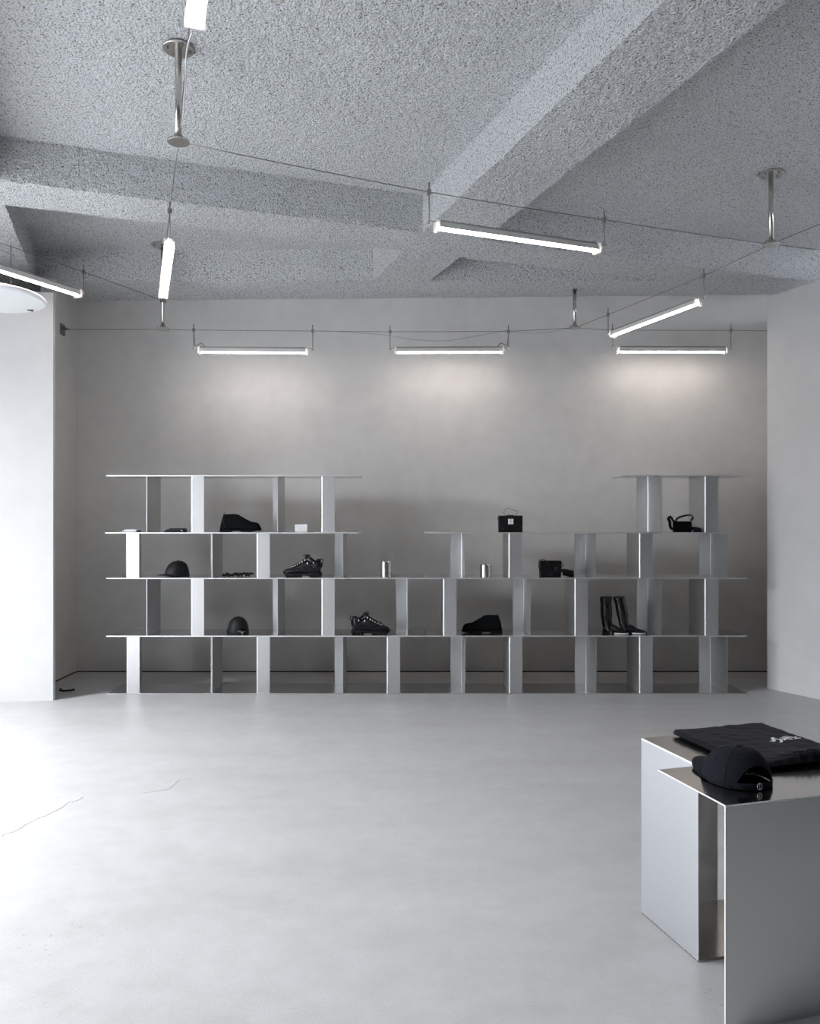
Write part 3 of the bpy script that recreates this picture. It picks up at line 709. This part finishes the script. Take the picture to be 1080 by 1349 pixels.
# ------------------------------------------------------------------ small goods on the shelves
e = tag(empty('folded_pouch', (sx(173.5)*6.70/YF, 6.70, lvY(3))), 'flat white folded pouch on the left end of the upper tier', 'pouch')
bm = NB(); box(bm, (-0.068, -0.05, 0), (0.062, 0.05, 0.010), bev=.004, seg=2); obj('lower_flap', bm, M['white_gloss'], e)
bm = NB(); box(bm, (-0.050, -0.048, 0.0105), (0.066, 0.045, 0.022), bev=.005, seg=2); obj('upper_flap', bm, M['white_gloss'], e)
bm = NB(); box(bm, (0.052, -0.054, 0.004), (0.066, -0.0485, 0.017), bev=.001); obj('snap', bm, M['dark'], e)
e = tag(empty('flat_wallet', (sx(231.5)*6.72/YF, 6.72, lvY(3))), 'flat black leather wallet on the upper left tier', 'wallet')
bm = NB(); loft(bm, [[(-0.080, -0.05, z0), (-0.080+0.02, 0.05, z0), (0.080, 0.05, z0), (0.070, -0.05, z0)] if False else [(-0.085+d, -0.05, z0), (-0.085+d, 0.05, z0), (0.080, 0.05, z0), (0.075, -0.05, z0)] for z0, d in ((0, 0), (0.008, 0.0), (0.024, 0.03))]); obj('cover', bm, M['leather'], e)
bm = NB(); box(bm, (-0.045, -0.045, 0.0245), (0.080, 0.048, 0.031), bev=.003, seg=2); obj('flap', bm, M['leather'], e)
bm = NB(); box(bm, (0.055, -0.052, 0.010), (0.070, -0.0485, 0.018)); obj('snap', bm, M['steel'], e)
e = tag(empty('display_card', (sx(396.6)*6.70/YF, 6.70, lvY(3))), 'small blank white card box standing on the upper left tier', 'card')
bm = NB(); box(bm, (-0.052, -0.006, 0), (0.052, 0.006, 0.064), bev=.001); obj('card', bm, M['white'], e)
bm = NB(); box(bm, (-0.050, -0.0, 0), (0.050, 0.045, 0.005), bev=.001); obj('stand', bm, M['white'], e)
# beaded black belt lying in a heap
e = tag(empty('twisted_belt', (sx(313)*6.74/YF, 6.74, lvY(2))), 'twisted black belt lying in a low heap on the third tier up', 'belt')
rnd = random.Random(9); pts = []
for k in range(30):
    t = k/29; x = -0.125+0.245*t
    pts.append((x, 0.03*math.sin(t*17)+rnd.uniform(-.008, .008), 0.012+0.011*abs(math.sin(t*11))+0.006*(t > .5)))
bm = NB(); dirs = [(math.sin(k*0.9), 0.4, math.cos(k*0.9)) for k in range(30)]
ribbon(bm, smooth_path(pts, 3), 0.020, 0.006, [Vector((0.2*math.sin(k*.31), math.sin(k*.35), math.cos(k*.35)+.3)) for k in range(88)]); obj('strap', bm, M['nylon'], e, True)
bm = NB(); tube(bm, smooth_path([(p[0]+.004, -p[1]*1.1, p[2]*0.7+.003) for p in pts], 3), 0.0065, 7); obj('cord', bm, M['leather'], e, True)
for k in range(9):
    p = pts[2+3*k]; bm = NB(); bmesh.ops.create_uvsphere(bm, u_segments=8, v_segments=6, radius=0.010, matrix=Matrix.Translation((p[0], p[1]-.02, 0.011))); obj('bead', bm, M['leather'], e, True)
# brushed steel tumblers
def tumbler(px, wpx, hgt, label):
    e = tag(empty('steel_canister', (sx(px)*6.69/YF, 6.69, lvY(2))), label, 'canister', 'steel canisters on the third tier up')
    r = wpx/2/158.5
    bm = NB(); n = 64
    prof = [(r*0.96, 0.0), (r, 0.003), (r, hgt-0.002), (r*0.985, hgt), (r*0.93, hgt), (r*0.93, 0.006)]
    rings = [[(p[0]*math.cos(2*math.pi*k/n), p[0]*math.sin(2*math.pi*k/n), p[1]) for k in range(n)] for p in prof]
    loft(bm, rings); obj('body', bm, M['canister'], e)
    bm = NB(); cyl(bm, (0, 0), r*0.90, hgt-0.012, hgt-0.003, 28); obj('lid', bm, M['steel'], e)
    bm = NB(); tube(bm, smooth_path([(0, 0, hgt-.004), (0.001, 0, hgt+.006), (0.004, 0, hgt+.012)], 3), 0.0012, 5); obj('wick', bm, M['dark'], e)
tumbler(508.3, 14.2, 0.128, 'taller polished steel canister, left of the two')
tumbler(639.8, 15.0, 0.104, 'shorter polished steel canister, right of the two')
# box bag with bent metal handle
e = tag(empty('box_handbag', (sx(672.3)*6.68/YF, 6.70, lvY(3))), 'small black box handbag with square silver clasp and bent wire handle, atop the shelf', 'bag')
bm = NB(); box(bm, (-0.098, -0.035, 0), (0.098, 0.035, 0.134), bev=.004, seg=2); obj('body', bm, M['leather'], e)
bm = NB(); box(bm, (-0.099, -0.039, 0.055), (0.099, 0.036, 0.137), bev=.003, seg=2); obj('flap', bm, M['leather'], e)
bm = NB(); box(bm, (-0.021, -0.045, 0.066), (0.021, -0.0395, 0.110), bev=.002); cl = obj('clasp', bm, M['edge'], e)
bm = NB(); box(bm, (-0.0215, -0.0465, 0.087), (0.0215, -0.0455, 0.089)); box(bm, (-0.001, -0.0465, 0.066), (0.001, -0.0455, 0.110)); obj('clasp_groove', bm, M['dark'], cl)
for s in (-1, 1):
    bm = NB(); box(bm, (s*0.065-0.008, -0.038, 0.025), (s*0.065+0.008, -0.0355, 0.029)); obj('stud', bm, M['chrome'], e)
bm = NB(); box(bm, (-0.030, -0.012, 0.137), (0.030, 0.012, 0.143), bev=.002); obj('handle_base', bm, M['leather'], e)
bm = NB(); tube(bm, [(-0.046, 0, 0.138), (-0.054, 0, 0.165), (-0.040, 0, .185), (-0.020, 0, 0.202), (0.02, 0, .187), (0.066, 0, 0.172), (0.058, 0, .160), (0.040, 0, 0.138)], 0.0028, 8); obj('handle', bm, M['wire'], e)
bm = NB(); tube(bm, [(-0.100, -0.01, .125), (-0.106, -0.01, .112), (-0.100, -0.01, .100)], .004, 6); obj('side_ring', bm, M['steel'], e)
# belt bag with straps
e = tag(empty('belt_bag', (sx(725.5)*6.72/YF, 6.74, lvY(2))), 'black leather belt bag with knotted straps on the third tier up', 'bag')
bm = NB(); box(bm, (-0.090, -0.03, 0), (0.085, 0.04, 0.130), bev=.006, seg=2); obj('body', bm, M['leather'], e)
bm = NB(); box(bm, (-0.092, -0.034, 0.05), (0.088, 0.041, 0.135), bev=.005, seg=2); obj('flap', bm, M['leather'], e)
bm = NB(); ribbon(bm, smooth_path([(-0.088, -0.03, .04), (-0.104, -0.03, .09), (-0.098, -0.035, .135), (-0.075, -0.04, .148), (-0.045, -0.045, .135), (-0.03, -0.046, .10), (0.0, -0.046, .05), (0.03, -.05, .015)], 5), 0.014, 0.003, (0.3, 1, 0.2)); obj('shoulder_strap', bm, M['leather'], e, True)
bm = NB(); ribbon(bm, smooth_path([(0.085, -0.02, .05), (0.11, -0.03, .052), (0.15, -0.03, .044), (0.188, -0.02, .036), (0.188, 0.0, .012), (0.15, 0, .016), (0.10, -0.01, .028)], 5), 0.030, 0.004, (0.0, 0.3, 1)); obj('waist_strap', bm, M['leather'], e, True)
bm = NB(); tube(bm, smooth_path([(-0.03, -.045, .02), (0.0, -.05, .035), (0.03, -.05, .02), (0.06, -.05, .045), (0.03, -.052, .06), (0.0, -.05, .02), (-0.01, -.05, .008), (0.05, -.05, .01)], 5), 0.005, 6); obj('cord', bm, M['nylon'], e, True)
bm = NB(); tube(bm, [(0.092+0.012*math.cos(t), -0.01, .098+0.016*math.sin(t)) for t in [2*math.pi*k/14 for k in range(14)]], 0.0035, 6, closed=True); obj('strap_ring', bm, M['leather'], e, True)
bm = NB(); box(bm, (0.032, -0.040, 0.070), (0.040, -0.0355, 0.085)); obj('buckle', bm, M['steel'], e)
# pouch with looped webbing
e = tag(empty('waist_bag', (sx(898.8)*6.74/YF, 6.74, lvY(3))), 'black fabric waist bag with looped webbing strap, on the tier below the short top board', 'bag')
bm = NB(); box(bm, (-0.070, -0.035, 0), (0.068, 0.04, 0.090), bev=.005, seg=2); obj('body', bm, M['suede'], e)
bm = NB(); ribbon(bm, smooth_path([(-0.060, -0.01, .088), (-0.045, -0.01, .115), (0.0, -0.01, .132), (0.05, -0.01, .143), (0.080, -0.01, .135), (0.082, -0.01, .115), (0.068, -0.01, .095)], 5), 0.030, 0.004, (0.0, 1, 0.35)); obj('carry_strap', bm, M['nylon'], e, True)
bm = NB(); ribbon(bm, smooth_path([(-0.060, -0.015, .012), (-0.095, -0.02, .025), (-0.110, -0.02, .055), (-0.112, -0.02, .085), (-0.128, -0.02, .118)], 5), 0.024, 0.004, (-0.9, 0.5, 0.3)); ribbon(bm, [(-0.128, -0.02, .118), (-0.100, -.02, .128)], .026, .004, (0.2, .6, -.8)); ribbon(bm, smooth_path([(-0.100, -0.02, .126), (-0.088, -0.02, .10), (-0.068, -0.02, .085)], 4), 0.022, 0.004, (0.8, 0.5, .3)); obj('side_strap', bm, M['nylon'], e, True)
bm = NB(); ribbon(bm, smooth_path([(0.064, -0.02, .030), (0.10, -0.03, .028), (0.14, -0.03, .020), (0.165, -0.02, .010)], 5), 0.032, 0.006, (0.0, 0.5, 0.8)); obj('belt', bm, M['nylon'], e, True)
bm = NB(); box(bm, (0.085, -0.05, 0), (0.150, 0.0, 0.015), bev=.004); obj('buckle', bm, M['rubber'], e)

# ------------------------------------------------------------------ folded T-shirt on the tables
sh = tag(empty('folded_shirt', tp(1.752, 2.178, ZT), TA), 'folded black T-shirt with small white lettering lying across both tables', 'shirt')
SU = 0.398; SV = 0.445
def layer(name, u0, u1, v0, v1, z, th, seed, amp, parent):
    nu, nv = 56, 56; bm = NB()
    def pos(i, j, top):
        a = i/nu; b = j/nv
        x = u0+(u1-u0)*a; y = v0+(v1-v0)*b
        x += 0.010*noise.noise(Vector((b*3, seed, 0)))*(1-a)+0.008*noise.noise(Vector((b*4, seed+3, 0)))*a
        y += 0.010*noise.noise(Vector((a*3, seed+7, 0)))
        n1 = noise.noise(Vector((x*7, y*7, seed)))*0.5+0.5; n2 = abs(noise.noise(Vector((x*16+y*5, y*22, seed+2))))
        front = math.exp(-((y-0.02)/0.055)**2)*math.exp(-((x-0.27)/0.13)**2)
        w = amp*(n1*0.8+n2*0.5)+0.024*front*abs(math.sin(x*55+6*math.sin(y*30)))
        ed = min(a, 1-a, b, 1-b)*min(SU, SV); rnd_ = min(1, ed/0.008); rnd_ = math.sqrt(1-(1-rnd_)**2)
        lift = 0.003*math.exp(-(((x-0.0)/0.06)**2+((y-0.42)/0.08)**2))
        return (x, y, z+lift*(1 if top else .6)+((th+w)*rnd_ if top else 0.0)+ (0 if top else 0))
    T_ = [[bm.verts.new(pos(i, j, True)) for i in range(nu+1)] for j in range(nv+1)]
    B_ = [[bm.verts.new(pos(i, j, False)) for i in range(nu+1)] for j in range(nv+1)]
    for j in range(nv):
        for i in range(nu):
            bm.faces.new((T_[j][i], T_[j][i+1], T_[j+1][i+1], T_[j+1][i])); bm.faces.new((B_[j][i], B_[j+1][i], B_[j+1][i+1], B_[j][i+1]))
    for i in range(nu):
        bm.faces.new((B_[0][i], B_[0][i+1], T_[0][i+1], T_[0][i])); bm.faces.new((B_[nv][i+1], B_[nv][i], T_[nv][i], T_[nv][i+1]))
    for j in range(nv):
        bm.faces.new((B_[j+1][0], B_[j][0], T_[j][0], T_[j+1][0])); bm.faces.new((B_[j][nu], B_[j+1][nu], T_[j+1][nu], T_[j][nu]))
    return obj(name, bm, M['cotton'], parent, True)
layer('sleeve_fold', 0.02, SU-0.03, 0.03, SV-0.01, 0.0005, 0.005, 2.2, 0.001, sh)
layer('under_fold', 0.006, SU-0.01, 0.012, SV-0.004, 0.0065, 0.005, 4.4, 0.001, sh)
top = layer('top_fold', 0.0, SU, 0.0, SV, 0.0135, 0.005, 1.7, 0.009, sh)
bpy.context.view_layer.update()
dg = bpy.context.evaluated_depsgraph_get()
def on_shirt(x, y):
    ok, loc, nrm, idx = top.ray_cast(Vector((x, y, 0.2)), Vector((0, 0, -1)))
    return (loc.z if ok else 0.025)+0.0012
bm = NB()
# brush-like letter strokes, in shirt coordinates (x across, y away)
S0 = (0.242, 0.205)
strokes = [[(0, 0.010), (0.016, 0.012), (0.030, 0.018)], [(0.012, 0.002), (0.022, 0.020), (0.034, 0.040), (0.046, 0.048)], [(0.022, -0.012), (0.036, -0.004), (0.048, 0.012), (0.056, 0.028)],
           [(0.046, 0.048), (0.040, 0.030), (0.050, 0.016), (0.062, 0.020)], [(0.056, 0.004), (0.068, 0.016), (0.074, 0.034)], [(0.066, 0.040), (0.080, 0.030), (0.086, 0.014), (0.098, 0.010)],
           [(0.084, 0.048), (0.092, 0.030), (0.104, 0.020)], [(0.098, 0.052), (0.106, 0.036), (0.120, 0.028), (0.132, 0.034)], [(0.104, 0.010), (0.120, 0.016), (0.136, 0.014)]]
for st in strokes:
    q = smooth_path([(S0[0]+p[0], S0[1]+p[1], 0) for p in st], 5)
    q = [Vector((p.x, p.y, on_shirt(p.x, p.y))) for p in q]
    n = len(q); vs = []
    for i in range(n):
        t = (q[min(i+1, n-1)]-q[max(i-1, 0)]).normalized(); sd = Vector((-t.y, t.x, 0)).normalized(); w = 0.0036*(0.35+math.sin(math.pi*i/(n-1)))
        l = q[i]+sd*w; r = q[i]-sd*w; l.z = on_shirt(l.x, l.y); r.z = on_shirt(r.x, r.y)
        vs.append((bm.verts.new(l), bm.verts.new(r)))
    for i in range(n-1): bm.faces.new((vs[i][0], vs[i][1], vs[i+1][1], vs[i+1][0]))
p = obj('lettering', bm, M['print'], sh); p['label'] = 'white brush-stroke lettering'
